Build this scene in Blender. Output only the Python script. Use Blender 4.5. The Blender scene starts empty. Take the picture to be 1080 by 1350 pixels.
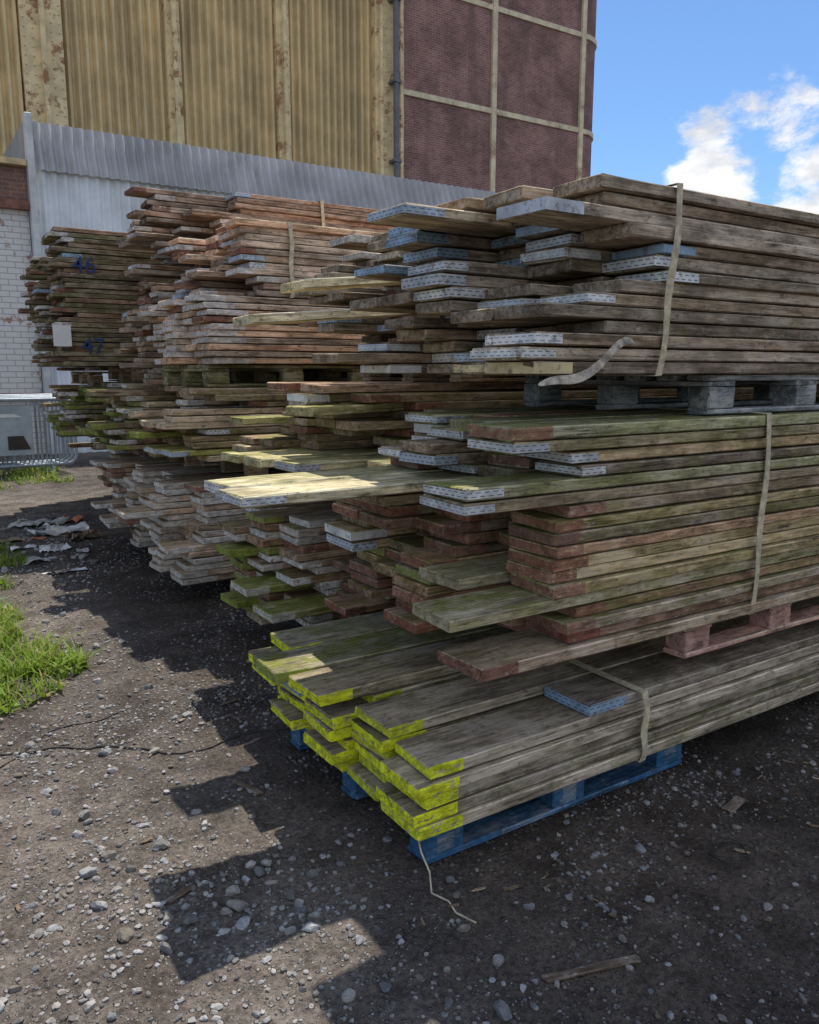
import bpy, math, random
import numpy as np
from mathutils import noise, Vector
random.seed(7); np.random.seed(7)
R=random.random
def U(a,b): return random.uniform(a,b)
scene=bpy.context.scene
COL=scene.collection

# ---------------------------------------------------------------- helpers
def link(o,parent=None):
    COL.objects.link(o)
    if parent: o.parent=parent
    return o
def empty(name):
    e=bpy.data.objects.new(name,None); e.empty_display_size=.2
    return link(e)
def mesh_obj(name,verts,faces,mat,parent=None,smooth=False,uvs=None):
    me=bpy.data.meshes.new(name); me.from_pydata(verts,[],faces)
    if uvs is not None:
        uv=me.uv_layers.new(name="UVMap"); uv.data.foreach_set("uv",np.array(uvs,dtype=np.float32).ravel())
    if mat: me.materials.append(mat)
    if smooth: me.polygons.foreach_set("use_smooth",[True]*len(me.polygons))
    me.update()
    return link(bpy.data.objects.new(name,me),parent)

class NT:
    def __init__(s,name):
        s.m=bpy.data.materials.new(name); s.m.use_nodes=True
        s.t=s.m.node_tree; s.b=s.t.nodes['Principled BSDF']; s.out=s.t.nodes['Material Output']
    def n(s,ty,**k):
        nd=s.t.nodes.new(ty)
        for a,b in k.items(): setattr(nd,a,b)
        return nd
    def l(s,a,b): s.t.links.new(a,b)
    def setin(s,sock,v):
        if isinstance(v,bpy.types.NodeSocket): s.l(v,sock)
        elif v is not None:
            if hasattr(sock.default_value,'__len__') and not hasattr(v,'__len__'): v=(v,)*len(sock.default_value)
            if hasattr(v,'__len__') and len(v)==3 and len(sock.default_value)==4: v=tuple(v)+(1,)
            sock.default_value=v
    def attr(s,name,out='Color'):
        return s.n('ShaderNodeAttribute',attribute_name=name).outputs[out]
    def math(s,op,a,b=None,c=None,clamp=False):
        nd=s.n('ShaderNodeMath',operation=op,use_clamp=clamp)
        s.setin(nd.inputs[0],a); s.setin(nd.inputs[1],b)
        if c is not None: s.setin(nd.inputs[2],c)
        return nd.outputs[0]
    def vmul(s,a,b,op='MULTIPLY'):
        nd=s.n('ShaderNodeVectorMath',operation=op); s.setin(nd.inputs[0],a); s.setin(nd.inputs[1],b); return nd.outputs[0]
    def noise(s,vec,scale=1,detail=4,rough=.6,dist=0):
        nd=s.n('ShaderNodeTexNoise'); s.setin(nd.inputs['Vector'],vec)
        nd.inputs['Scale'].default_value=scale; nd.inputs['Detail'].default_value=detail; nd.inputs['Roughness'].default_value=rough; nd.inputs['Distortion'].default_value=dist
        return nd.outputs['Fac']
    def ramp(s,f,a,b,lo=0.,hi=1.):
        nd=s.n('ShaderNodeMapRange',interpolation_type='SMOOTHSTEP'); s.setin(nd.inputs['Value'],f)
        nd.inputs['From Min'].default_value=a; nd.inputs['From Max'].default_value=b
        nd.inputs['To Min'].default_value=lo; nd.inputs['To Max'].default_value=hi
        return nd.outputs['Result']
    def mix(s,f,a,b,mode='MIX'):
        nd=s.n('ShaderNodeMix',data_type='RGBA',blend_type=mode)
        s.setin(nd.inputs[0],f); s.setin(nd.inputs[6],a); s.setin(nd.inputs[7],b); return nd.outputs[2]
    def scale(s,c,f):
        nd=s.n('ShaderNodeVectorMath',operation='SCALE'); s.setin(nd.inputs[0],c); s.setin(nd.inputs[3],f); return nd.outputs[0]
    def bump(s,h,strength=.5,dist=.01):
        nd=s.n('ShaderNodeBump'); nd.inputs['Strength'].default_value=strength; nd.inputs['Distance'].default_value=dist
        s.setin(nd.inputs['Height'],h); s.l(nd.outputs[0],s.b.inputs['Normal'])
    def fin(s,col,rough=.85,metal=0,spec=.3):
        s.setin(s.b.inputs['Base Color'],col); s.setin(s.b.inputs['Roughness'],rough)
        s.b.inputs['Metallic'].default_value=metal; s.b.inputs['Specular IOR Level'].default_value=spec
        return s.m
def obc(t): return t.n('ShaderNodeTexCoord').outputs['Object']

# ---------------------------------------------------------------- materials
def mat_wood():
    t=NT('weathered_wood')
    lco=t.attr('lco','Vector'); b=t.n('ShaderNodeAttribute',attribute_name='bcol'); p=t.n('ShaderNodeAttribute',attribute_name='pcol')
    grain=t.noise(t.vmul(lco,(3.5,60,60)),1,4,.7,.5)
    fine=t.noise(t.vmul(lco,(14,260,200)),1,2,.6)
    blotch=t.noise(t.vmul(lco,(4.5,9,12)),1,6,.72)
    f=t.math('ADD',t.ramp(grain,.3,.7,.55,1.35),t.ramp(fine,.35,.7,-.12,.2))
    f=t.math('MULTIPLY',f,t.ramp(blotch,.34,.66,.55,1.38))
    c=t.scale(t.vmul(b.outputs['Color'],(1.17,1.08,.97)),f)
    c=t.mix(t.ramp(blotch,.48,.66,0,.5),c,(.45,.4,.335))
    c=t.mix(t.ramp(grain,.3,.38,.85,0),c,(.026,.02,.015))
    geo=t.n('ShaderNodeNewGeometry'); sx=t.n('ShaderNodeSeparateXYZ'); t.l(geo.outputs['Normal'],sx.inputs[0])
    up=t.ramp(sx.outputs['Z'],.2,.8,.5,1)
    mossn=t.noise(t.vmul(lco,(5.5,10,10)),1,6,.8)
    mf=t.math('MULTIPLY',t.math('MULTIPLY',t.ramp(mossn,.42,.56),b.outputs['Alpha']),up,clamp=True)
    c=t.mix(mf,c,t.mix(t.ramp(fine,.35,.65),(.1,.11,.018),(.3,.31,.06)))
    dn=t.noise(t.vmul(lco,(18,34,36)),1,4,.8)
    c=t.mix(t.ramp(dn,.55,.66,0,.65),c,(.08,.062,.045))
    c=t.mix(t.ramp(dn,.4,.32,0,.45),c,(.56,.52,.45))
    pw=t.noise(t.vmul(lco,(26,40,60)),1,5,.8)
    pf=t.math('MULTIPLY',t.ramp(pw,.38,.46,.0,1),p.outputs['Alpha'],clamp=True)
    pc=t.scale(p.outputs['Color'],t.ramp(dn,.32,.66,1.2,.5))
    c=t.mix(pf,c,pc)
    h=t.math('ADD',t.math('MULTIPLY',grain,.8),t.math('MULTIPLY',fine,.25))
    t.bump(h,.75,.007)
    return t.fin(c,.88,0,.2)
WOOD=mat_wood()
def mat_iron():
    t=NT('galvanised_hoop_iron')
    uv=t.n('ShaderNodeUVMap').outputs[0]; sx=t.n('ShaderNodeSeparateXYZ'); t.l(uv,sx.inputs[0])
    b=t.attr('icol')
    row=t.math('MULTIPLY',sx.outputs[1],2.0)
    fu=t.math('FRACT',t.math('ADD',t.math('DIVIDE',sx.outputs[0],.03),t.math('MULTIPLY',t.math('FLOOR',row),.5)))
    du=t.math('ABSOLUTE',t.math('SUBTRACT',fu,.5)); dv=t.math('ABSOLUTE',t.math('SUBTRACT',t.math('FRACT',row),.5))
    hole=t.math('MULTIPLY',t.math('LESS_THAN',du,.3),t.math('LESS_THAN',dv,.13))
    oc=obc(t); n1=t.noise(oc,26,5,.75)
    c=t.mix(t.ramp(n1,.53,.66,0,.8),b,(.2,.14,.1))
    c=t.scale(c,t.ramp(t.noise(oc,9,3),.3,.7,.7,1.2))
    c=t.mix(t.math('MULTIPLY',hole,t.attr('icol','Alpha')),c,(.05,.045,.04))
    t.bump(t.math('SUBTRACT',n1,hole),.5,.003)
    return t.fin(c,.45,.15,.5)
IRON=mat_iron()
def mat_simple(name,col,rough=.8,var=.35,scale=6,metal=0,dirt=None,bump=.3,spec=.3,dist=.01):
    t=NT(name); oc=obc(t); n=t.noise(oc,scale,6,.65)
    c=t.scale(tuple(col),t.ramp(n,.3,.7,1-var,1+var))
    if dirt: c=t.mix(t.ramp(t.noise(oc,scale*.45,8,.75),dirt[3],dirt[3]+.08),c,dirt[:3])
    if bump: t.bump(t.noise(oc,scale*8,5,.7),bump,dist)
    return t.fin(c,rough,metal,spec)
STRAP=mat_simple('woven_strap',(.55,.48,.33),.8,.3,40)
def mat_ground():
    t=NT('gravel_dirt'); oc=obc(t)
    big=t.noise(oc,.55,4,.6); mid=t.noise(oc,4,6,.7); fin=t.noise(oc,55,4,.75)
    v1=t.n('ShaderNodeTexVoronoi'); t.l(oc,v1.inputs['Vector']); v1.inputs['Scale'].default_value=48
    v2=t.n('ShaderNodeTexVoronoi'); t.l(oc,v2.inputs['Vector']); v2.inputs['Scale'].default_value=105
    s1=t.n('ShaderNodeSeparateColor'); t.l(v1.outputs['Color'],s1.inputs[0])
    s2=t.n('ShaderNodeSeparateColor'); t.l(v2.outputs['Color'],s2.inputs[0])
    soil=t.mix(t.ramp(mid,.3,.7),(.075,.061,.05),(.19,.163,.138))
    soil=t.scale(soil,t.ramp(fin,.3,.7,.55,1.45))
    soil=t.scale(soil,t.ramp(big,.35,.65,.62,1.25))
    sx=t.n('ShaderNodeSeparateXYZ'); t.l(oc,sx.inputs[0])
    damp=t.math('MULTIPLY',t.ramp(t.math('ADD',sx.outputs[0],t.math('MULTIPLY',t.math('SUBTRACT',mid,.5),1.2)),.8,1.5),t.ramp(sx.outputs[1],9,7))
    st=t.mix(s1.outputs[1],(.15,.14,.13),(.4,.38,.355))
    m1=t.math('MULTIPLY',t.math('MULTIPLY',t.ramp(v1.outputs['Distance'],.42,.3),t.math('GREATER_THAN',s1.outputs[0],.6)),t.ramp(mid,.38,.52))
    m2=t.math('MULTIPLY',t.ramp(v2.outputs['Distance'],.42,.3),t.math('GREATER_THAN',s2.outputs[0],.55))
    c=t.mix(t.math('MULTIPLY',m2,.6),soil,t.mix(s2.outputs[1],(.1,.09,.08),(.36,.34,.31)))
    c=t.mix(m1,c,st)
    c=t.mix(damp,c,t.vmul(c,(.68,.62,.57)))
    h=t.math('ADD',t.math('ADD',t.math('MULTIPLY',m1,.8),t.math('MULTIPLY',m2,.35)),t.math('ADD',t.math('MULTIPLY',mid,1.0),t.math('MULTIPLY',fin,.5)))
    t.bump(h,1,.022)
    return t.fin(c,.92,0,.2)
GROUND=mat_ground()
def mat_stone():
    t=NT('stone'); b=t.attr('bcol'); oc=obc(t); n=t.noise(oc,60,4,.7)
    c=t.scale(b,t.ramp(n,.3,.7,.7,1.25)); t.bump(n,.4,.004)
    return t.fin(c,.9,0,.2)
STONE=mat_stone()
def mat_leaf():
    t=NT('weed_leaves'); b=t.attr('bcol')
    tr=t.n('ShaderNodeBsdfTranslucent'); t.l(b,tr.inputs[0]); mx=t.n('ShaderNodeMixShader'); mx.inputs[0].default_value=.45
    t.fin(b,.6,0,.3); t.l(t.b.outputs[0],mx.inputs[1]); t.l(tr.outputs[0],mx.inputs[2]); t.l(mx.outputs[0],t.out.inputs[0])
    return t.m
LEAF=mat_leaf()

# ---------------------------------------------------------------- board builder
CH=.004
class MB:
    def __init__(s): s.v=[];s.f=[];s.b=[];s.p=[];s.l=[];s.n=0; s.iv=[];s.if_=[];s.iu=[];s.ic=[]
    def board(s,x0,y0,z0,L,w=.225,th=.0405,ax='x',col=(.2,.17,.13),moss=0,pcol=(0,0,0),pf=0,band=.13,yaw=0,pitch=0,iron=None,bow=0,endj=.004,twist=0):
        band=min(band,L*.3); c=min(CH,th*.2)
        xs=[0,.004,band,L*.33,L*.66,L-band,L-.004,L]
        cr=np.array([(c,0),(w-c,0),(w,c),(w,th-c),(w-c,th),(c,th),(0,th-c),(0,c)])
        P=[]
        skew=U(-.014,.014)
        for i,x in enumerate(xs):
            q=cr.copy()
            if i in(0,7): q=(q-[w/2,th/2])*[1-2*.004/w,1-2*.004/th]+[w/2,th/2]
            q=q+np.random.uniform(-.0008,.0008,q.shape)
            if i in(0,1,6,7): q=q+np.random.uniform(-.0022,.0022,q.shape)
            if i<3: q[:,1]+=twist*(q[:,0]/w-.5)*(1,1,.7)[i]
            xx=np.full(8,x)+ (skew*(q[:,0]/w-.5) if i<2 else 0) + (np.random.uniform(-endj,endj,8) if i==0 else 0)
            u=x/L
            P.append(np.column_stack([xx,q[:,0]+bow*4*u*(1-u),q[:,1]]))
        P=np.vstack(P)
        loc=P.copy()
        if ax=='x': W=np.column_stack([x0+P[:,0]-P[:,1]*yaw,y0+P[:,1]+P[:,0]*yaw,z0+P[:,2]+P[:,0]*pitch])
        else: W=np.column_stack([x0+w-P[:,1]-P[:,0]*yaw,y0+P[:,0]-P[:,1]*yaw,z0+P[:,2]+P[:,0]*pitch])
        off=np.array([U(0,50),U(0,50),U(0,50)])
        s.v.append(W); s.l.append(loc+off)
        o=s.n
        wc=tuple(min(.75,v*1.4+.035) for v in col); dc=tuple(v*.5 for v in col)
        for i in range(7):
            for k in range(8):
                k2=(k+1)%8
                s.f.append((o+i*8+k,o+i*8+k2,o+(i+1)*8+k2,o+(i+1)*8+k))
                m=pf if (i in(0,1,5,6) and k not in(0,4)) else 0
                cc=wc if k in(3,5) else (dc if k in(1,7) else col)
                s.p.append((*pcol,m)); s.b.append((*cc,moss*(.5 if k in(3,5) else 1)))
        s.f.append(tuple(o+k for k in range(7,-1,-1))); s.f.append(tuple(o+56+k for k in range(8)))
        ec=tuple(v*.75 for v in col)
        s.b+= [(*ec,moss*.5)]*2; s.p+=[(*pcol,pf)]*2
        s.n+=64
        if iron is not None and ax=='x':
            e=.0028; r=U(.09,.16)
            pts=[(r,-e),(-e-.003,-e),(-e-.003,w+e),(r,w+e)]; lens=[0,r,r+w,2*r+w]
            ih=U(.0,.005); hole=random.choice([.75,.75,.6,.3,0])
            n0=len(s.iv)
            for (a,b_) in pts:
                tz=twist*(b_/w-.5)
                for zz in (.002+ih,th-.002-ih):
                    s.iv.append((x0+a-b_*yaw,y0+b_+a*yaw,z0+zz+a*pitch+tz))
            for j in range(3):
                s.if_.append((n0+2*j,n0+2*j+1,n0+2*j+3,n0+2*j+2)[::-1])
                s.iu+= [(lens[j+1],0),(lens[j+1],1),(lens[j],1),(lens[j],0)]
                s.ic.append((*iron,hole))
    def build(s,name,parent=None):
        V=np.vstack(s.v); me=bpy.data.meshes.new(name); me.from_pydata(V.tolist(),[],s.f)
        a=me.attributes.new('lco','FLOAT_VECTOR','POINT'); a.data.foreach_set('vector',np.vstack(s.l).astype(np.float32).ravel())
        a=me.attributes.new('bcol','FLOAT_COLOR','FACE'); a.data.foreach_set('color',np.array(s.b,dtype=np.float32).ravel())
        a=me.attributes.new('pcol','FLOAT_COLOR','FACE'); a.data.foreach_set('color',np.array(s.p,dtype=np.float32).ravel())
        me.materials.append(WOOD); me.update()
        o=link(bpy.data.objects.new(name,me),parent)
        if s.iv:
            io=mesh_obj('hoop_irons',s.iv,s.if_,IRON,parent,uvs=s.iu)
            a=io.data.attributes.new('icol','FLOAT_COLOR','FACE'); a.data.foreach_set('color',np.array(s.ic,dtype=np.float32).ravel())
        return o

PAL={'grey':[(.34,.295,.24),(.27,.23,.185),(.41,.36,.3),(.19,.155,.125),(.32,.25,.185)],
 'brown':[(.38,.28,.19),(.31,.225,.16),(.45,.36,.26),(.24,.175,.125)],
 'olive':[(.48,.38,.22),(.4,.32,.19),(.54,.42,.27),(.44,.29,.19),(.31,.25,.19)],
 'red':[(.36,.215,.15),(.3,.185,.135),(.42,.29,.21),(.23,.16,.125),(.36,.3,.245)],
 'salmon':[(.68,.44,.3),(.62,.41,.28),(.72,.5,.36),(.54,.36,.25),(.5,.4,.32)],
 'pink':[(.56,.43,.345),(.48,.365,.285),(.5,.43,.37),(.38,.28,.22),(.34,.27,.22)],
 'dbrown':[(.37,.28,.225),(.3,.235,.195),(.42,.35,.29),(.23,.175,.145),(.4,.27,.2)],
 'moss':[(.2,.175,.12),(.14,.12,.09),(.25,.21,.15),(.27,.18,.13)],
 'dark':[(.25,.22,.18),(.31,.27,.225),(.18,.155,.13),(.34,.3,.25)],
 'pale':[(.74,.68,.48),(.68,.62,.42)]}
def endstyle(st):
    ic=random.choice([(.68,.69,.7),(.55,.57,.6),(.74,.74,.72),(.45,.52,.6)])
    if st=='mixed': st=random.choices(['iron','red','white','none','blue'],[.09,.16,.15,.57,.02])[0]
    if st=='topmix': st=random.choices(['iron','blue','none'],[.34,.1,.56])[0]
    if st=='redmix': st=random.choices(['iron','red','none'],[.05,.6,.35])[0]
    if st=='whitemix': st=random.choices(['white','none','red'],[.62,.3,.08])[0]
    if st=='greenmix': st=random.choices(['green','white','none'],[.35,.2,.45])[0]
    if st=='iron': return (0,0,0),0,ic
    if st=='irony': return (0,0,0),0,(.7,.58,.32)
    if st=='blue': return (.2,.3,.42),.6,(.33,.46,.6)
    if st=='red': return random.choice([(.27,.095,.065),(.21,.08,.06),(.31,.135,.095),(.24,.125,.1)]),.8,None
    if st=='white': return random.choice([(.76,.73,.69),(.62,.58,.53)]),.85,None
    if st=='yellow': return random.choice([(.8,.83,.03),(.72,.76,.03),(.58,.62,.04)]),1,None
    if st=='green': return (.27,.34,.05),.7,None
    return (0,0,0),0,None

def bundle(x,y,z,nc,nl,pitch_z,pal,style,spread=.35,prof=None,moss=.3,L=3.9,hold=.6,styles=None,band=.13,colx=None,name='scaffold_board_stack',strap=None,extra=None,neg=.08,pals=None,colstyle=None,fix=None,mess=.006,odd=.06):
    par=empty(name); mb=MB()
    pals=pals or {}; fix=fix or {}
    for c in range(nc):
        base=x+(colx[c] if colx else 0)
        cur=base+U(-neg,spread)
        for k in range(nl):
            if R()>hold: cur=base+U(-neg,spread)
            xx=cur+U(-.04,.04); pit=0
            if R()<odd: xx-=U(.08,.3)
            if c==0 and prof: xx=prof[k]+U(-.012,.012)
            s_=style
            if colstyle and colstyle.get(c): s_=colstyle[c]
            if c==0 and styles and styles[k]: s_=styles[k]
            if c>0 and styles and R()<.4 and styles[k]: s_=styles[k]
            pc,pf,ir=endstyle(s_)
            pl=PAL[pals.get(k,pal)]
            col=np.array(random.choice(pl))*U(.66,1.25)
            ms=moss*U(.3,1.6)
            if (c,k) in fix:
                fx,fs,fp,fm=fix[(c,k)]; xx=fx; pc,pf,ir=endstyle(fs); col=np.array(fp); ms=fm
            th=pitch_z-U(.0016,.0075)
            mb.board(xx,y+c*.2325+(U(-.022,.006) if c==0 else U(-.008,.006)),z+k*pitch_z+U(0,.0015),L+U(-.04,.04),w=U(.214,.225),th=th,col=tuple(col),moss=min(1,ms),pcol=pc,pf=pf,iron=ir,band=U(.75,1.25)*band,yaw=U(-mess,mess),bow=U(-.008,.008),twist=U(-.004,.004))
    for e in (extra or []):
        pc,pf,ir=endstyle(e[4]); mb.board(e[0],e[1],e[2],e[3],col=e[5],moss=e[6],pcol=pc,pf=pf,iron=ir,yaw=e[7] if len(e)>7 else 0,pitch=e[8] if len(e)>8 else 0,twist=U(-.006,.006))
    mb.build('boards',par)
    for sx,slant in (strap or []):
        ribbon_loop(par,sx,slant,y-.024,y+nc*.2325+.004,z-.004,z+nl*pitch_z+.004)
    return par
def ribbon_loop(par,sx,slant,y0,y1,z0,z1,wd=.03):
    pts=[]
    def seg(a,b,n):
        for i in range(n): 
            u=i/n; pts.append((a[0]+(b[0]-a[0])*u,a[1]+(b[1]-a[1])*u))
    seg((y0,z0),(y0,z1),10); seg((y0,z1),(y1,z1),6); seg((y1,z1),(y1,z0),8); seg((y1,z0),(y0,z0),6)
    v=[];f=[];N=len(pts)
    for i,(yy,zz) in enumerate(pts):
        xx=sx+slant*(zz-z0)+.006*math.sin(i*1.1)
        bulge=-.008*math.sin(i/10*math.pi) if (yy==y0 and 0<i<10) else 0
        tw=.004*math.sin(i*.9)
        v+=[(xx,yy+bulge-tw*(yy==y0),zz),(xx+wd,yy+bulge,zz+.002)]
    for i in range(N):
        j=(i+1)%N; f.append((2*i,2*i+1,2*j+1,2*j))
    o=mesh_obj('strap',v,f,STRAP,par); m=o.modifiers.new('t','SOLIDIFY'); m.thickness=.002; m.offset=0

def pallet(x,y,z,col,LX=1.2,LY=1.0,pc=(0,0,0),pf=0):
    par=empty('wooden_pallet'); mb=MB()
    def cc(): return tuple(np.array(col)*U(.75,1.25))
    for yy in (0,(LY-.1)/2,LY-.1):
        mb.board(x,y+yy,z+.001,LX,w=.1,th=.02,col=cc(),pcol=pc,pf=pf,band=.3)
        for xx in (0,(LX-.145)/2,LX-.145):
            mb.board(x+xx+.002,y+yy+.001+U(0,.003),z+.0215,.143,w=.098,th=.078,col=cc(),pcol=pc,pf=pf,band=.04)
    for xx in (0,(LX-.145)/2,LX-.145):
        mb.board(x+xx,y,z+.1,LY,w=.143,th=.02,ax='y',col=cc(),pcol=pc,pf=pf,band=.3)
    n=7
    for i in range(n):
        mb.board(x-.002,y+i*(LY-.1)/(n-1)+.001,z+.1205,LX+.004,w=.098,th=.0215,col=cc(),pcol=pc,pf=pf,band=.3)
    mb.build('timber',par); return par

BLUE=(.05,.14,.27); PINK=(.55,.35,.29); GREYB=(.28,.32,.36); TIM=(.34,.26,.18)
def pair(x,y,z,col,L2=2.45,**k):
    pallet(x,y,z,col,**k); pallet(x+L2,y,z,(.3,.24,.17),**k)

# ---------------- stack A (front)
Y=1.8
GT=(.24,.23,.16)
pair(1.27,1.86,0,BLUE,pc=(.04,.14,.28),pf=.85)
bundle(1.19,Y,.145,5,6,.042,'dark','yellow',spread=.08,neg=.06,prof=[1.2,1.17,1.22,1.19,1.25,1.9],moss=.35,L=3.9,styles=['yellow']*5+['blue'],band=.15,strap=[(2.12,0)],odd=0,mess=.008,
  fix={(1,5):(1.24,'yellow',(.34,.3,.24),.15),(2,5):(1.33,'yellow',(.31,.28,.22),.35),(0,4):(1.25,'yellow',(.33,.29,.235),.1)},
  extra=[(1.12,2.28,.399,3.9,'yellow',(.3,.26,.2),.3,.006),(1.08,2.53,.399,3.9,'green',(.26,.25,.17),.9),(1.25,2.76,.399,3.8,'yellow',(.27,.25,.19),.6,.01)])
pair(2.42,1.84,.442,PINK,pc=(.62,.38,.32),pf=.7,L2=2.2)
sty=['red','red','red','red','green']+['red']*6+['red','iron','iron','iron','iron','iron','red']
bundle(1.64,Y,.588,5,18,.042,'olive','redmix',spread=.32,neg=.13,prof=[1.41,1.78,1.75,1.8,1.31]+[1.70,1.69,1.71,1.7,1.695,1.705]+[1.76,1.35,1.36,1.80,1.77,1.53,1.51],moss=.55,styles=sty,strap=[(2.7,.03)],hold=.65,odd=.04,
  pals={0:'red',1:'red',2:'red',4:'grey',16:'grey',17:'dark',12:'moss',13:'moss',14:'grey'},
  fix={(2,12):(.88,'iron',(.62,.58,.42),.3),(3,12):(.92,'iron',(.58,.55,.38),.5),(4,12):(1.7,'none',GT,.8),(0,17):(1.51,'red',(.33,.34,.22),.85),(0,16):(1.53,'iron',(.34,.3,.2),.6),(0,4):(1.31,'none',(.36,.33,.23),.8),(0,13):(1.36,'iron',(.3,.3,.2),.9),(0,0):(1.41,'red',(.38,.3,.23),.3),
   (1,17):(1.62,'none',(.3,.3,.2),.9),(2,17):(1.9,'red',(.45,.28,.19),.2),(3,17):(1.75,'iron',(.35,.36,.24),.8),(2,16):(1.7,'iron',(.4,.36,.25),.5),(1,5):(1.5,'none',(.36,.33,.24),.5)})
pair(2.47,1.84,1.346,GREYB,L2=2.2)
st=['irony','iron','iron',None,'none','iron','none','iron','iron','blue','none','iron','none','none']
bundle(1.66,Y,1.491,5,14,.042,'grey','topmix',spread=.5,neg=.08,prof=[1.62,1.55,1.6,1.9,1.62,1.82,1.95,2.13,2.1,2.15,1.97,1.63,1.86,1.84],moss=.15,styles=st,strap=[(2.1,.1)],hold=.45,odd=.03,
  fix={(2,12):(1.45,'iron',(.45,.38,.28),.1),(1,13):(1.75,'none',(.42,.35,.27),.1),(2,13):(1.7,'none',(.4,.3,.2),.1)},
  extra=[(2.35,2.36,2.081,3.9,'none',(.33,.27,.2),.1,.01)])
# ---------------- stack B
pair(2.1,3.3,0,TIM)
bundle(1.95,3.25,.145,5,14,.0425,'red','redmix',spread=.18,colx=[.08,.0,-.2,-.28,-.33],moss=.6,hold=.65,neg=.08,colstyle={2:'whitemix',3:'greenmix',4:'greenmix'},
  extra=[(1.47,3.8,.36,3.9,'white',(.25,.28,.08),1),(1.5,4.04,.23,3.9,'green',(.25,.28,.08),1),(1.5,3.56,.28,3.9,'white',(.25,.27,.1),1),(1.5,4.1,.5,3.9,'green',(.25,.28,.08),1,-.02)])
pair(2.4,3.3,.742,TIM)
bundle(1.8,3.25,.888,5,12,.0425,'brown','mixed',spread=.4,moss=.85,neg=.14,hold=.4,mess=.012,
  fix={(0,4):(1.5,'iron',(.58,.55,.33),.6),(1,4):(1.44,'none',(.6,.56,.33),.6),(2,4):(1.42,'none',(.58,.55,.32),.7),(3,8):(1.55,'none',(.4,.38,.2),.9)},
  extra=[(1.75,3.45,1.40,3.7,'none',(.43,.31,.23),.1,.05),(1.7,3.78,1.405,3.7,'red',(.47,.33,.24),.1,-.03),(1.9,4.1,1.40,3.7,'red',(.44,.3,.21),.1,-.05),(1.62,3.3,1.30,1.2,'none',(.42,.4,.2),.9,.12,.02)])
pair(2.45,3.3,1.445,TIM)
bundle(2.35,3.25,1.59,5,14,.0425,'grey','mixed',spread=.5,moss=.12,hold=.35,neg=.3,mess=.01,
  extra=[(1.35,3.31,1.70,1.6,'none',PAL['pale'][0],.15,0,.085),(1.6,3.33,1.86,1.4,'none',PAL['pale'][1],.15,0,.11)])
# ---------------- stack C
pair(1.9,5.05,0,TIM)
bundle(1.52,5.0,.145,5,15,.0425,'pink','whitemix',spread=.18,moss=.25,hold=.65,band=.2)
pair(2.0,5.05,.785,TIM)
bundle(1.7,5.0,.93,5,11,.0425,'brown','mixed',spread=.45,moss=.85,neg=.22,hold=.35,mess=.015,pals={10:'pink',9:'pink'},
  fix={(0,5):(1.45,'none',(.62,.5,.36),.15),(1,5):(1.42,'none',(.62,.5,.36),.15),(0,6):(1.5,'none',(.6,.46,.34),.2),(0,1):(1.48,'iron',(.4,.42,.12),.9),(1,1):(1.45,'iron',(.4,.42,.12),.9),(2,3):(1.4,'green',(.4,.42,.12),.9),(3,6):(1.45,'none',(.6,.46,.34),.2)})
pair(1.75,5.05,1.4,(.2,.2,.1))
bundle(1.72,5.0,1.55,5,10,.0425,'salmon','whitemix',spread=.06,neg=.06,moss=.02,hold=.85,band=.22,odd=.03)
bundle(1.9,5.0,1.98,5,11,.0425,'pink','mixed',spread=.35,neg=.12,moss=.05,hold=.6,strap=[(2.3,0)],pals={10:'salmon',8:'salmon'},mess=.01)
# ---------------- stack D
pair(1.9,6.35,0,TIM)
bundle(1.6,6.3,.145,5,14,.0425,'pink','whitemix',spread=.18,moss=.3,hold=.75)
pair(2.0,6.35,.742,TIM)
bundle(1.65,6.3,.888,5,12,.0425,'brown','greenmix',spread=.45,moss=1,neg=.3,hold=.35,mess=.014)
bundle(1.85,6.3,1.4,5,14,.0425,'dbrown','mixed',spread=.4,moss=.1,neg=.14,hold=.45,mess=.01)
bundle(2.15,6.3,2.0,5,21,.0425,'dbrown','mixed',spread=.5,moss=.05,neg=.35,hold=.4,strap=[(3.2,0)],mess=.012)
# ---------------- stack E
pair(2.2,7.85,0,TIM)
bundle(1.95,7.75,.145,5,14,.0425,'brown','mixed',spread=.4,moss=.5,hold=.45)
pair(2.2,7.85,.742,TIM)
bundle(1.65,7.75,.888,5,12,.0425,'moss','greenmix',spread=.5,moss=1,neg=.25,hold=.35,mess=.012)
pair(2.0,7.85,1.4,TIM)
E3=bundle(1.5,7.75,1.55,5,28,.0425,'moss','mixed',spread=.35,moss=.45,neg=.22,hold=.45,prof=[1.38+.06*math.sin(i*2.1)+.1*(i%7==3) for i in range(28)],odd=.03)
# ---------------- stack F
pair(2.3,9.3,0,TIM)
bundle(2.1,9.2,.145,5,14,.0425,'brown','mixed',spread=.45,moss=.5,hold=.45)
bundle(1.7,9.2,.76,5,14,.0425,'moss','greenmix',spread=.5,moss=.9,neg=.2,hold=.35)
pair(1.9,9.3,1.36,TIM)
F3=bundle(1.55,9.2,1.51,5,29,.0425,'moss','mixed',spread=.45,moss=.4,neg=.12,hold=.35,odd=.02)

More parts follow.
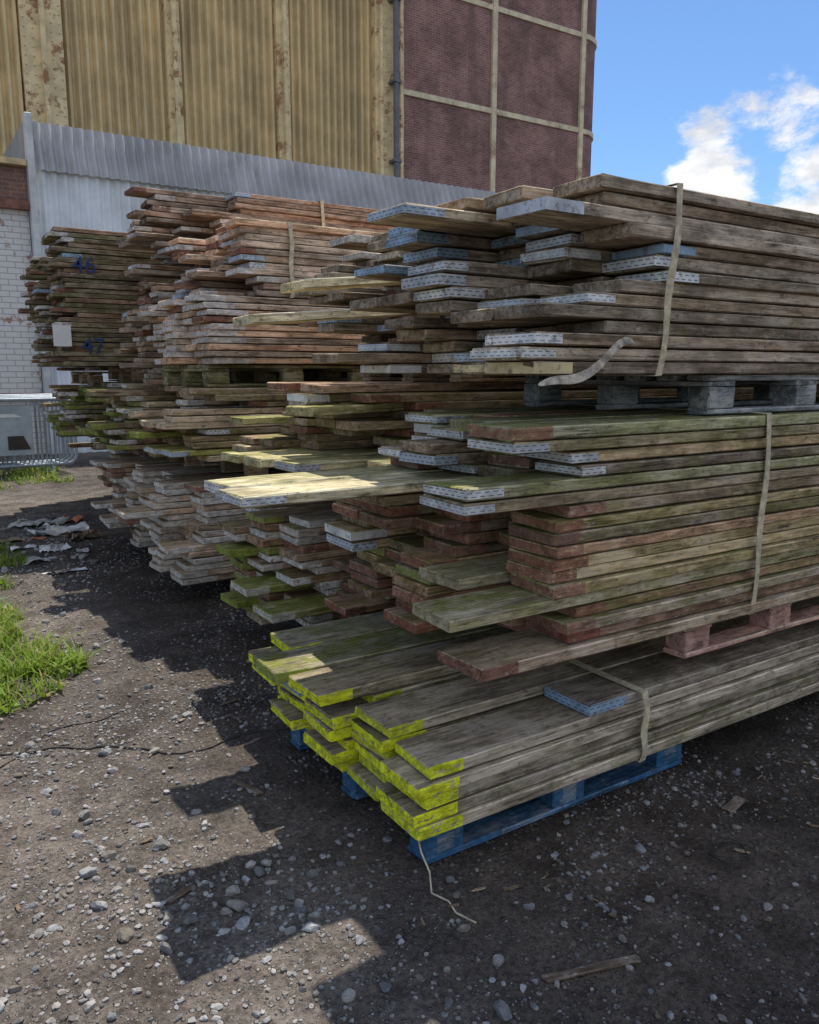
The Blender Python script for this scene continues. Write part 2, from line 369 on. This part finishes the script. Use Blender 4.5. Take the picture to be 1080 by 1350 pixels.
def ribbon(name,pts,wd,mat,parent=None):
    v=[];f=[]
    for i,p in enumerate(pts):
        a=i*.35; w=wd*(.35+.65*min(1,i/2,(len(pts)-1-i)/1.5+.15)); d=Vector((.15*math.sin(a),.5*math.sin(a*.7),1)).normalized()*w/2
        v+=[tuple(Vector(p)-d),tuple(Vector(p)+d)]
    for i in range(len(pts)-1): f.append((2*i,2*i+1,2*i+3,2*i+2))
    o=mesh_obj(name,v,f,mat,parent,smooth=True); m=o.modifiers.new('t','SOLIDIFY'); m.thickness=.003; s=o.modifiers.new('s','SUBSURF'); s.levels=2; s.render_levels=2
    return o
ribbon('torn_strap',[(2.0,1.775,1.585),(1.93,1.74,1.6),(1.86,1.72,1.58),(1.8,1.71,1.535),(1.74,1.71,1.495),(1.68,1.72,1.475),(1.62,1.73,1.48),(1.56,1.74,1.462)],.034,mat_simple('frayed_strap',(.42,.37,.3),.9,.5,40))

def text(name,s,loc,size,col,rot,parent):
    cu=bpy.data.curves.new(name,'FONT'); cu.body=s; cu.size=size; cu.extrude=.001; cu.offset=.001
    o=bpy.data.objects.new(name,cu); o.location=loc; o.rotation_euler=rot; cu.materials.append(col); return link(o,parent)
BL=mat_simple('blue_spray_paint',(.035,.065,.17),.7,.2)
text('stencil_46','46',(1.5,7.72,2.36),.2,BL,(math.pi/2,0,0),E3)
text('stencil_47','47',(1.53,7.72,1.66),.2,BL,(math.pi/2,0,0),E3)
PAPER=mat_simple('paper',(.8,.8,.78),.8,.05)
mesh_obj('paper_label',[(1.3,7.712,1.72),(1.45,7.709,1.72),(1.45,7.717,1.9),(1.3,7.717,1.9)],[(0,1,2,3)],PAPER,E3)

# ---------------------------------------------------------------- ground
def gh(x,y):
    h=.03*noise.noise(Vector((x*.7,y*.7,0)))+.018*noise.noise(Vector((x*2.6,y*2.6,3)))+.011*noise.noise(Vector((x*8,y*8,7)))+.006*noise.noise(Vector((x*22,y*22,1)))
    if x>1.15 and y>1.75: h=min(h*.4,.0)
    return h-.006
def axis(lo,hi,step):
    a=list(np.arange(lo,hi,step)); l=[];x=lo;s=step
    while x>-600: s*=1.35; x-=s; l.append(x)
    r=[];x=a[-1];s=step
    while x<700: s*=1.35; x+=s; r.append(x)
    return l[::-1]+a+r
gx=axis(-1.5,3.6,.025); gy=axis(.2,7.5,.025)
V=[(x,y,gh(x,y) if abs(x)<60 and abs(y)<60 else -.006) for y in gy for x in gx]
nx=len(gx); F=[(j*nx+i,j*nx+i+1,(j+1)*nx+i+1,(j+1)*nx+i) for j in range(len(gy)-1) for i in range(nx-1)]
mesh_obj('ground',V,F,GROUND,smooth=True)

def ico():
    import bmesh
    r=[]
    for s in (1,2):
        bm=bmesh.new(); bmesh.ops.create_icosphere(bm,subdivisions=s,radius=1)
        bm.verts.ensure_lookup_table(); r.append((np.array([v.co[:] for v in bm.verts]),[tuple(v.index for v in f.verts) for f in bm.faces])); bm.free()
    return r
I1,I2=ico()
def stones(name,items):
    v=[];f=[];c=[];n=0
    for (x,y,s,big) in items:
        T,Fa=I2 if big else I1
        P=T*np.random.uniform(.72,1.2,(len(T),1)) if not big else T*(1+.2*np.random.uniform(-1,1,(len(T),1)))
        for _ in range(5 if big else 2):
            d=np.random.normal(size=3); d/=np.linalg.norm(d); k=U(.4,.8); pr=P@d; m=pr>k; P[m]-=np.outer(pr[m]-k,d)
        P=P*np.array([U(.7,1.25),U(.6,1.),U(.4,.75)])*s
        a=U(0,6.28); ca,sa=math.cos(a),math.sin(a); P=np.column_stack([P[:,0]*ca-P[:,1]*sa,P[:,0]*sa+P[:,1]*ca,P[:,2]])
        P+=[x,y,gh(x,y)+s*U(.1,.35)]
        v.append(P); f+=[tuple(i+n for i in q) for q in Fa]; n+=len(P)
        g=U(.13,.4)*(1 if x<1.2 else .8); w=U(-.01,.035); c+=[(g+w,g+w*.3,g-w*.6,1)]*len(Fa)
    me=bpy.data.meshes.new(name); me.from_pydata(np.vstack(v).tolist(),[],f)
    a=me.attributes.new('bcol','FLOAT_COLOR','FACE'); a.data.foreach_set('color',np.array(c,dtype=np.float32).ravel())
    me.materials.append(STONE); me.update(); return link(bpy.data.objects.new(name,me))
it=[]
while len(it)<32000:
    y=.5+ (R()**1.6)*9; x=U(-1.6,3.8) if y<3 else U(-1.5,2.2)
    d=noise.noise(Vector((x*1.3,y*1.3,9)))+.5*noise.noise(Vector((x*4,y*4,2)))
    if R()>.35+.9*d: continue
    s=.003+.011*R()**3
    it.append((x,y,s,False))
k=0
while k<1700:
    y=.6+(R()**1.5)*8; x=U(-1.4,3.4) if y<1.8 else U(-1.4,1.4)
    d=noise.noise(Vector((x*1.1,y*1.1,19)))+ (.45 if (-.3<x<1.3 and y<2.2) else 0)
    if R()>.35+.9*d: continue
    s=.009+.021*R()**3
    if x>1.2: s*=.75
    it.append((x,y,s,True)); k+=1
stones('gravel',it)

def weeds(name,clumps):
    v=[];f=[];c=[]
    for (cx,cy,r,n,h) in clumps:
        for i in range(n):
            a=U(0,6.28); q=r*math.sqrt(R()); x=cx+q*math.cos(a); y=cy+q*math.sin(a); z=gh(x,y)
            hh=h*U(.4,1.1); w=U(.002,.006); az=U(0,6.28); ln=U(.1,.9)*hh
            dx,dy=math.cos(az),math.sin(az); o=len(v)
            if R()<.35: w*=3.5; hh*=.65
            for k in range(4):
                u=k/3; ww=w*(1-u*.9)*(1.3 if k==1 else 1)
                px=x+dx*ln*u*u; py=y+dy*ln*u*u; pz=z+hh*(u-.3*u*u)
                v+=[(px-dy*ww,py+dx*ww,pz),(px+dy*ww,py-dx*ww,pz)]
            g=U(.7,1.25); col=(.24*g,.36*g,.045*g,1) if R()<.8 else (.48*g,.43*g,.18*g,1)
            for k in range(3): f.append((o+2*k,o+2*k+1,o+2*k+3,o+2*k+2)); c.append(col)
    me=bpy.data.meshes.new(name); me.from_pydata(v,[],f)
    a=me.attributes.new('bcol','FLOAT_COLOR','FACE'); a.data.foreach_set('color',np.array(c,dtype=np.float32).ravel())
    me.materials.append(LEAF); return link(bpy.data.objects.new(name,me))
cl=[]
for i in range(130):
    y=U(3.7,9.5); x=U(-1.0,.5)+ (y-4)*.05
    cl.append((x,y,U(.05,.18),int(U(20,70)),U(.05,.2)))
for (x,y,n,h) in [(.62,4.25,170,.2),(.5,4.35,150,.22),(.4,4.9,150,.22),(.35,5.1,150,.25),(.3,5.6,140,.22),(.7,6.9,110,.16),(.2,4.5,120,.2),(.55,7.6,110,.25),(.45,4.0,110,.14),(.3,4.2,140,.16),(.55,4.6,130,.2),(.25,4.7,130,.2),(.45,5.4,120,.16),(.5,6.2,110,.14)]:
    cl.append((x,y,.15,n,h))
for i in range(40): cl.append((U(-.5,2.1),U(11.5,13.5),U(.1,.3),50,U(.1,.3)))
weeds('grass',cl)

def crumple(name,x,y,sx,sy,h,mat,seed):
    n=20;v=[];f=[]
    for j in range(n):
        for i in range(n):
            a=(i/(n-1)-.5)*sx;b=(j/(n-1)-.5)*sy; q=Vector((a*9+seed,b*9,seed))
            z=abs(noise.noise(q))*h*1.5+abs(noise.noise(q*2.7))*h*.7
            v.append((x+a+.5*sx*noise.noise(q*.6+Vector((5,5,5))),y+b+.5*sy*noise.noise(q*.6+Vector((9,1,5))),gh(x+a,y+b)+.003+z))
    for j in range(n-1):
        for i in range(n-1): f.append((j*n+i,j*n+i+1,(j+1)*n+i+1,(j+1)*n+i))
    return mesh_obj(name,v,f,mat,smooth=True)
WH=mat_simple('plastic_sheet',(.6,.6,.58),.5,.4,8); RG=mat_simple('dirty_cloth',(.2,.15,.1),.9,.5,8); GY=mat_simple('grey_cloth',(.42,.41,.39),.8,.4,8); OR=mat_simple('red_plastic',(.45,.17,.1),.5,.4,8)
for i,(x,y,a,b,h,m,nm) in enumerate([(1.12,7.3,.28,.2,.04,WH,'plastic_sheet'),(.9,6.9,.2,.15,.03,GY,'discarded_cloth'),(1.3,8.0,.4,.3,.06,WH,'plastic_sheet'),(1.45,7.7,.3,.3,.05,RG,'discarded_cloth'),(.75,7.8,.25,.2,.03,RG,'discarded_cloth'),(1.05,6.4,.3,.12,.02,WH,'plastic_sheet'),(1.05,7.75,.12,.07,.03,OR,'plastic_wrapper'),(1.5,8.6,.2,.15,.05,OR,'plastic_wrapper'),(1.2,8.6,.4,.3,.05,GY,'discarded_cloth'),(.45,5.5,.16,.1,.02,WH,'plastic_sheet'),(.9,7.4,.15,.1,.03,WH,'plastic_wrapper'),(1.3,7.1,.14,.1,.03,GY,'discarded_cloth')]):
    crumple(nm,x,y,a,b,h,m,i*3.3)
bb=[]
for (x,y) in [(1.0,7.1),(1.25,7.45),(1.3,6.9),(.85,7.4),(.7,6.6),(1.4,8.2),(1.1,8.1),(.9,8.3),(1.2,6.6)]:
    for k in range(4): bb.append((x+U(-.15,.15),y+U(-.2,.2),U(.02,.045),True))
stones('rubble',bb)
mb=MB()
for (x,y,L,w,yaw,ax) in [(1.0,2.55,.16,.025,.3,'y'),(.55,2.1,.09,.02,.4,'x'),(1.25,1.3,.26,.022,-.3,'x'),(2.35,1.55,.12,.04,.2,'x'),(.95,3.3,.3,.015,.3,'x'),(.8,6.8,.35,.04,.4,'x'),(1.2,7.9,.4,.05,-.3,'x'),(.95,6.0,.25,.03,.2,'y')]:
    mb.board(x,y,gh(x,y)+.003,L,w=w,th=.008,ax=ax,col=(.15,.12,.095),yaw=yaw,band=.02)
for i in range(60):
    x=U(-.6,3);y=U(.7,1.7) if x>1.1 else U(.8,5); mb.board(x,y,gh(x,y)+.003,U(.015,.05),w=U(.004,.01),th=.004,ax=random.choice('xy'),col=(.2,.155,.11),yaw=U(-.8,.8),band=.01)
mb.build('wood_scraps')
mb=MB(); mb.board(-.25,6.2,.03,1.2,w=.15,th=.1,ax='y',col=(.5,.33,.18),yaw=.15); mb.build('timber_offcut')
def tube(name,pts,r,mat,parent=None,cyc=False,res=4):
    cu=bpy.data.curves.new(name,'CURVE'); cu.dimensions='3D'; sp=cu.splines.new('POLY'); sp.points.add(len(pts)-1)
    for i,p in enumerate(pts): sp.points[i].co=(*p,1)
    sp.use_cyclic_u=cyc; cu.bevel_depth=r; cu.bevel_resolution=res; cu.materials.append(mat)
    return link(bpy.data.objects.new(name,cu),parent)
CAB=mat_simple('black_cable',(.05,.045,.04),.7,.2)
def cable(x0,y0,x1,y1,r,ph):
    pts=[]
    for i in range(80):
        u=i/79; x=x0+(x1-x0)*u; y=y0+(y1-y0)*u+.07*math.sin(u*7+ph)+.03*math.sin(u*17+ph); pts.append((x,y,gh(x,y)+.003))
    tube('cable',pts,r,CAB)
cable(-.1,3.5,1.4,2.95,.0045,0); cable(-.3,3.2,.75,3.5,.003,2)
pts=[]
for i in range(46):
    a=i*.42; r=.07+.02*math.sin(i*.6); x=2.1+r*math.cos(a);y=1.38+r*.7*math.sin(a); pts.append((x,y,gh(x,y)+.008+.0006*i))
tube('wire_coil',pts,.002,CAB)
pts=[(1.22,1.84,.14),(1.21,1.8,.1),(1.22,1.77,.05),(1.2,1.73,.012),(1.225,1.68,.006),(1.215,1.63,.004),(1.24,1.57,.0)]
tube('frayed_rope',pts,.0028,STRAP)

# ---------------------------------------------------------------- barriers
GALV=mat_simple('galvanised_steel',(.3,.34,.38),.45,.2,5,metal=.3)
PANEL=mat_simple('barrier_panel',(.36,.42,.46),.5,.2,3)
WHM=mat_simple('white_marking',(.75,.75,.75),.6,.1)
def barrier(x,y,W=2.3,H=1.1,lean=.0):
    p=empty('crowd_control_barrier')
    def P(a,z): return (x+a,y+lean*z,z)
    fr=[];r=.14;z0=.14
    for cx,cz,a0 in((W-r,H-r,0),(r,H-r,90),(r,z0+r,180),(W-r,z0+r,270)):
        for k in range(6):
            a=math.radians(a0+k*18); fr.append(P(cx+r*math.cos(a),cz+r*math.sin(a)))
    tube('frame',fr,.026,GALV,p,True)
    for i in range(1,19):
        a=i*W/19
        if .75<a<1.7: 
            tube('bar',[P(a,z0),P(a,.3)],.009,GALV,p); continue
        tube('bar',[P(a,z0),P(a,H)],.009,GALV,p)
    v=[P(.72,.3),P(1.72,.3),P(1.72,1.0),P(.72,1.0)]; v=[(a,b-.012,c) for a,b,c in v]
    mesh_obj('panel',v,[(0,1,2,3)],PANEL,p)
    DK=CAB
    ring=[(x+1.0+.09*math.cos(k*.5236),y+lean*.8-.022,.82+.09*math.sin(k*.5236)) for k in range(12)]
    tube('logo_ring',ring,.014,DK,p,True)
    for (a,b,c,d) in((1.38,.38,.3,.2),(.8,.42,.4,.05),(.8,.52,.3,.04),(1.2,.85,.4,.05)):
        mesh_obj('logo_block',[(x+a,y-.018+lean*b,b),(x+a+c,y-.018+lean*b,b),(x+a+c*.7,y-.018+lean*(b+d),b+d),(x+a,y-.018+lean*(b+d),b+d)],[(0,1,2,3)],WHM if a<1.3 else DK,p)
    for a in(.35,W-.35): tube('foot',[P(a,.14),(x+a,y-.28,.02),(x+a,y+.28,.02),P(a,.14)],.014,GALV,p)
for i in range(4): barrier(.08-.03*i,12.9+.16*i,H=1.1+.015*i)
barrier(-2.4,13.1)

# ---------------------------------------------------------------- fence, wall, buildings
def corrug(name,x0,x1,y,z0,z1,pitch,depth,mat,parent,ytop=None,flat=.5):
    prof=[];x=x0
    a=pitch*flat*.5;b=pitch*(1-flat)*.5
    while x<x1:
        for dx,dy in((0,0),(a,0),(a+b,-depth),(2*a+b,-depth)):
            if x+dx<=x1: prof.append((x+dx,dy))
        x+=pitch
    prof.append((x1,0))
    yt=y if ytop is None else ytop
    v=[];f=[]
    for px,dy in prof: v+=[(px,y+dy,z0),(px,yt+dy,z1)]
    for i in range(len(prof)-1): f.append((2*i,2*i+2,2*i+3,2*i+1))
    return mesh_obj(name,v,f,mat,parent)
fence=empty('corrugated_fence')
def mat_sheet(name,col,dirtc,lo,streak=2.,amt=.75,rust=None):
    t=NT(name); oc=obc(t); n=t.noise(t.vmul(oc,(streak,streak,.25)),1,6,.7); n2=t.noise(oc,1.2,5,.6)
    sx=t.n('ShaderNodeSeparateXYZ'); t.l(oc,sx.inputs[0])
    pan=t.n('ShaderNodeTexWhiteNoise',noise_dimensions='1D'); t.l(t.math('FLOOR',t.math('MULTIPLY',sx.outputs[0],.95)),pan.inputs['W'])
    c=t.scale(tuple(col),t.math('MULTIPLY',t.ramp(n2,.3,.7,.85,1.15),t.ramp(pan.outputs['Value'],0,1,.88,1.08)))
    c=t.mix(t.ramp(n,lo,lo+.2,0,amt),c,dirtc)
    if rust:
        rn=t.noise(t.vmul(oc,(5,5,.5)),1,6,.75); c=t.mix(t.ramp(rn,.6,.7,0,.6),c,rust)
    t.bump(n,.15,.02)
    return t.fin(c,.6,0,.3)
FUP=mat_sheet('weathered_fibre_sheet',(.42,.42,.43),(.3,.3,.3),.5)
FLO=mat_sheet('pale_corrugated_sheet',(.68,.72,.76),(.45,.44,.42),.6)
corrug('upper_sheets',2.6,23,15.9,4.95,5.82,.18,.07,FUP,fence,ytop=16.25,flat=.4)
corrug('lower_sheets',2.62,23,16.0,0,5.05,.18,.06,FLO,fence,flat=.4)
def box(name,x0,x1,y0,y1,z0,z1,mat,parent,bev=.0):
    v=[(x,y,z) for z in(z0,z1) for (x,y) in((x0,y0),(x1,y0),(x1,y1),(x0,y1))]
    f=[(3,2,1,0),(4,5,6,7),(0,1,5,4),(1,2,6,5),(2,3,7,6),(3,0,4,7)]
    o=mesh_obj(name,v,f,mat,parent)
    if bev: m=o.modifiers.new('b','BEVEL'); m.width=bev; m.segments=1
    return o
WHT=mat_simple('white_painted_steel',(.6,.62,.63),.5,.2,3)
box('end_post',2.47,2.59,15.85,16.05,0,5.86,WHT,fence,.01)
box('return_side',2.5,2.56,16.06,20,0,5.8,FUP,fence)

def brick_mat(name,c1,c2,mort,var,white=None,bw=.225,bh=.075):
    t=NT(name); uv=t.n('ShaderNodeUVMap').outputs[0]
    br=t.n('ShaderNodeTexBrick'); t.l(uv,br.inputs['Vector']); br.inputs['Scale'].default_value=1
    br.inputs['Brick Width'].default_value=bw; br.inputs['Row Height'].default_value=bh; br.inputs['Mortar Size'].default_value=.009; br.inputs['Mortar Smooth'].default_value=.3
    br.inputs['Color1'].default_value=(*c1,1); br.inputs['Color2'].default_value=(*c2,1); br.inputs['Mortar'].default_value=(*mort,1)
    oc=obc(t); n=t.noise(oc,.9,7,.75); c=t.scale(br.outputs['Color'],t.ramp(n,.35,.65,1-var,1+var))
    if white:
        wn=t.noise(oc,1.8,8,.78); c=t.mix(t.ramp(wn,white,white+.06,1,.0),c,(.7,.69,.68))
        c=t.mix(t.math('MULTIPLY',br.outputs['Fac'],.55),c,(.22,.19,.17))
    else:
        st=t.noise(t.vmul(oc,(1.5,1.5,.12)),1,5,.7); c=t.mix(t.ramp(st,.5,.68,0,.45),c,(.15,.1,.1))
    t.bump(t.math('SUBTRACT',1,br.outputs['Fac']),.5,.01)
    return t.fin(c,.9,0,.15)
BR=brick_mat('purple_brown_brick',(.32,.165,.145),(.22,.115,.105),(.36,.28,.25),.28)
BRW=brick_mat('whitewashed_brick',(.3,.15,.11),(.35,.2,.15),(.35,.3,.28),.3,white=.55,bh=.1,bw=.26)
BRR=brick_mat('red_brown_brick',(.3,.17,.13),(.24,.13,.11),(.3,.25,.22),.3)
def strip_wall(name,path,z0,z1,mat,parent):
    v=[];f=[];uv=[];S=[0]
    for i,(x,y) in enumerate(path):
        v+=[(x,y,z0),(x,y,z1)]
        if i: S.append(S[-1]+math.dist(path[i-1],path[i]))
    for i in range(len(path)-1):
        f.append((2*i,2*i+2,2*i+3,2*i+1)); uv+=[(S[i],z0),(S[i+1],z0),(S[i+1],z1),(S[i],z1)]
    return mesh_obj(name,v,f,mat,parent,uvs=uv)
bw=empty('brick_wall')
strip_wall('whitewashed_part',[(-9,20),(-9,16.1),(2.46,16.1)],0,4.3,BRW,bw)
strip_wall('upper_courses',[(-9.05,20),(-9.05,16.05),(2.46,16.05)],4.3,5.0,BRR,bw)
box('beam',-9.1,2.46,15.95,16.3,4.28,4.42,mat_simple('rusty_beam',(.25,.12,.09),.8,.4,4),bw)
box('plinth_band',-9.1,2.46,15.95,16.3,1.02,1.12,mat_simple('rusty_pipe',(.25,.13,.1),.8,.4,4),bw)
box('parapet_cap',-9.1,2.46,15.9,16.4,5.0,5.1,mat_simple('stone_cap',(.6,.48,.28),.8,.3,4),bw)

bld=empty('industrial_building')
CREAM=mat_simple('cream_rusted_steel',(.8,.65,.38),.75,.18,3,dirt=(.38,.2,.1,.53))
OCH=mat_sheet('ochre_cladding',(.7,.55,.3),(.45,.33,.18),.5,1.5,rust=(.4,.25,.12))
cols=[-9.2,-5.8,-2.4,.95,4.27,7.65,10.95]
BY=24.
ZT=22
for i,cx in enumerate(cols):
    wd=.5 if cx==4.27 else .2
    box('column',cx-wd,cx+wd,BY-.25,BY+.1,0,ZT,CREAM,bld,.01)
    box('column_web',cx-.06,cx+.06,BY-.42,BY-.253,0,ZT,CREAM,bld)
    x1=cols[i+1] if i+1<len(cols) else 14.2
    wn=.5 if x1==4.27 else .2
    corrug('cladding',cx+wd-.02,(x1-wn+.02 if i+1<len(cols) else x1-.0),BY,2,ZT,.24,.15,OCH,bld,flat=.55)
box('backing',-9.4,14.2,BY+.11,BY+.3,0,ZT,OCH,bld)
box('corner_column',14.1,15.15,BY-.3,BY+.3,0,ZT,CREAM,bld,.01)
box('corner_rib',14.2,14.3,BY-.45,BY-.303,0,ZT,CREAM,bld)
box('corner_rib',14.95,15.05,BY-.45,BY-.303,0,ZT,CREAM,bld)
DP=mat_simple('drainpipe_grey',(.16,.17,.19),.5,.2)
tube('drainpipe',[(14.72,BY-.55,0),(14.72,BY-.55,ZT)],.09,DP,bld)
for z in np.arange(1,ZT,2.4): box('bracket',14.58,14.86,BY-.66,BY-.31,z,z+.08,DP,bld)
rv=[];rf=[]
for cx in (3.85,4.05,4.5,4.7,14.4,14.5,15.1):
    for z in np.arange(5,ZT,.22):
        o=len(rv); 
        for k in range(6): rv.append((cx+.03*math.cos(k*1.047),BY-(.255 if cx<10 else .305),z+.03*math.sin(k*1.047)))
        rv.append((cx,BY-(.285 if cx<10 else .335),z))
        for k in range(6): rf.append((o+k,o+(k+1)%6,o+6)[::-1])
mesh_obj('rivets',rv,rf,CREAM,bld)
for z in (1.9,ZT-.4): box('girt',-9.5,14.1,BY-.2,BY+.2,z,z+.3,CREAM,bld)
strip_wall('base_wall',[(-10,BY+.02),(14.1,BY+.02)],0,2,BRR,bld)
strip_wall('left_return',[(-10,BY+12),(-10,BY-.02)],0,ZT,BRR,bld)

tw=empty('brick_tower')
r=1.25;xe=24.75
path=[(15.15,BY)]+[(xe-r+r*math.sin(a),BY+r-r*math.cos(a)) for a in np.linspace(0,math.pi/2,14)]+[(xe,BY+14)]
def offs(path,d):
    o=[]
    for i,(x,y) in enumerate(path):
        a=path[max(0,i-1)];b=path[min(len(path)-1,i+1)]; dx,dy=b[0]-a[0],b[1]-a[1]; l=math.hypot(dx,dy); 
        if i==0: dx,dy,l=1,0,1
        o.append((x+dy/l*d,y-dx/l*d))
    return o
strip_wall('walls',path,0,ZT,BR,tw)
BAND=mat_simple('cream_painted_band',(.7,.6,.42),.75,.18,3,dirt=(.42,.28,.18,.56))
def band(z,h=.17,d=.06):
    po=offs(path,d); v=[];f=[]
    for (a,b) in zip(path,po): v+=[(*a,z),(*b,z),(*b,z+h),(*a,z+h)]
    for i in range(len(path)-1):
        for k in range(3): f.append((4*i+k,4*i+4+k,4*i+5+k,4*i+1+k))
    mesh_obj('band',v,f,BAND,tw)
for z in (3.8,7.15,10.5,13.85,17.2,20.5): band(z)
for x in (19.1,23.35): box('vertical_rib',x-.1,x+.1,BY-.1,BY+.05,0,ZT,BAND,tw)
box('edge_rib',15.153,15.3,BY-.1,BY+.05,0,ZT,BAND,tw)

# ---------------------------------------------------------------- sky, sun, camera
sdir=Vector((.35,.45,1)).normalized()
elev=math.asin(sdir.z); az=math.atan2(sdir.x,sdir.y)
w=bpy.data.worlds.new("World"); scene.world=w; w.use_nodes=True; nt=w.node_tree
bg=nt.nodes['Background']; sky=nt.nodes.new('ShaderNodeTexSky'); sky.sky_type='NISHITA'; sky.sun_disc=False; sky.sun_elevation=elev; sky.sun_rotation=az
sky.air_density=1.0; sky.dust_density=.2; sky.ozone_density=3
class W(NT):
    def __init__(s): s.t=nt
t=W(); g=t.n('ShaderNodeTexCoord').outputs['Generated']
nn=t.noise(t.vmul(g,(1,1,1.7)),9,10,.62,.2)
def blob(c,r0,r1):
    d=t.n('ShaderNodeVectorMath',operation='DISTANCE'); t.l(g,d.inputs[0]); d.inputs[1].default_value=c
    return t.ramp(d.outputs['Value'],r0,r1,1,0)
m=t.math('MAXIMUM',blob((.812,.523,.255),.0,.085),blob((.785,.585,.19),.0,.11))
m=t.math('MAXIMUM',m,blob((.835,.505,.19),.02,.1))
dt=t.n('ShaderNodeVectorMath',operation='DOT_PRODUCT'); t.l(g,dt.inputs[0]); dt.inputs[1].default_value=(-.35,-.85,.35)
m=t.math('MAXIMUM',m,t.ramp(dt.outputs['Value'],.0,.5,0,.66))  # unseen cloud cover behind the camera, added to brighten the shaded faces
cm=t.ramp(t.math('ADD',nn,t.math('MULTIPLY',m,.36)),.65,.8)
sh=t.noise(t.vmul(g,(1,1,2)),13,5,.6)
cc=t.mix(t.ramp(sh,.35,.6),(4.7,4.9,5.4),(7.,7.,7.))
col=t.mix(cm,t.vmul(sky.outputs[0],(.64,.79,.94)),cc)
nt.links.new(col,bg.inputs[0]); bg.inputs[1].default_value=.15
sun=bpy.data.lights.new('sun','SUN'); sun.energy=5; sun.angle=math.radians(.53); sun.color=(1,.94,.85)
so=link(bpy.data.objects.new('sun',sun)); so.rotation_euler=(-sdir).to_track_quat('-Z','Y').to_euler(); so.location=(5,5,20)
cam=bpy.data.cameras.new('camera'); co=link(bpy.data.objects.new('camera',cam)); scene.camera=co
co.location=(0,0,1.5); co.rotation_euler=(math.radians(90-9.9),0,math.radians(-33))
cam.sensor_fit='VERTICAL'; cam.sensor_height=36; cam.lens=36*1060/1350; cam.clip_start=.05; cam.clip_end=2000
scene.view_settings.view_transform='Standard'; scene.view_settings.look='None'; scene.view_settings.exposure=0
print('OBJ',len(bpy.data.objects))
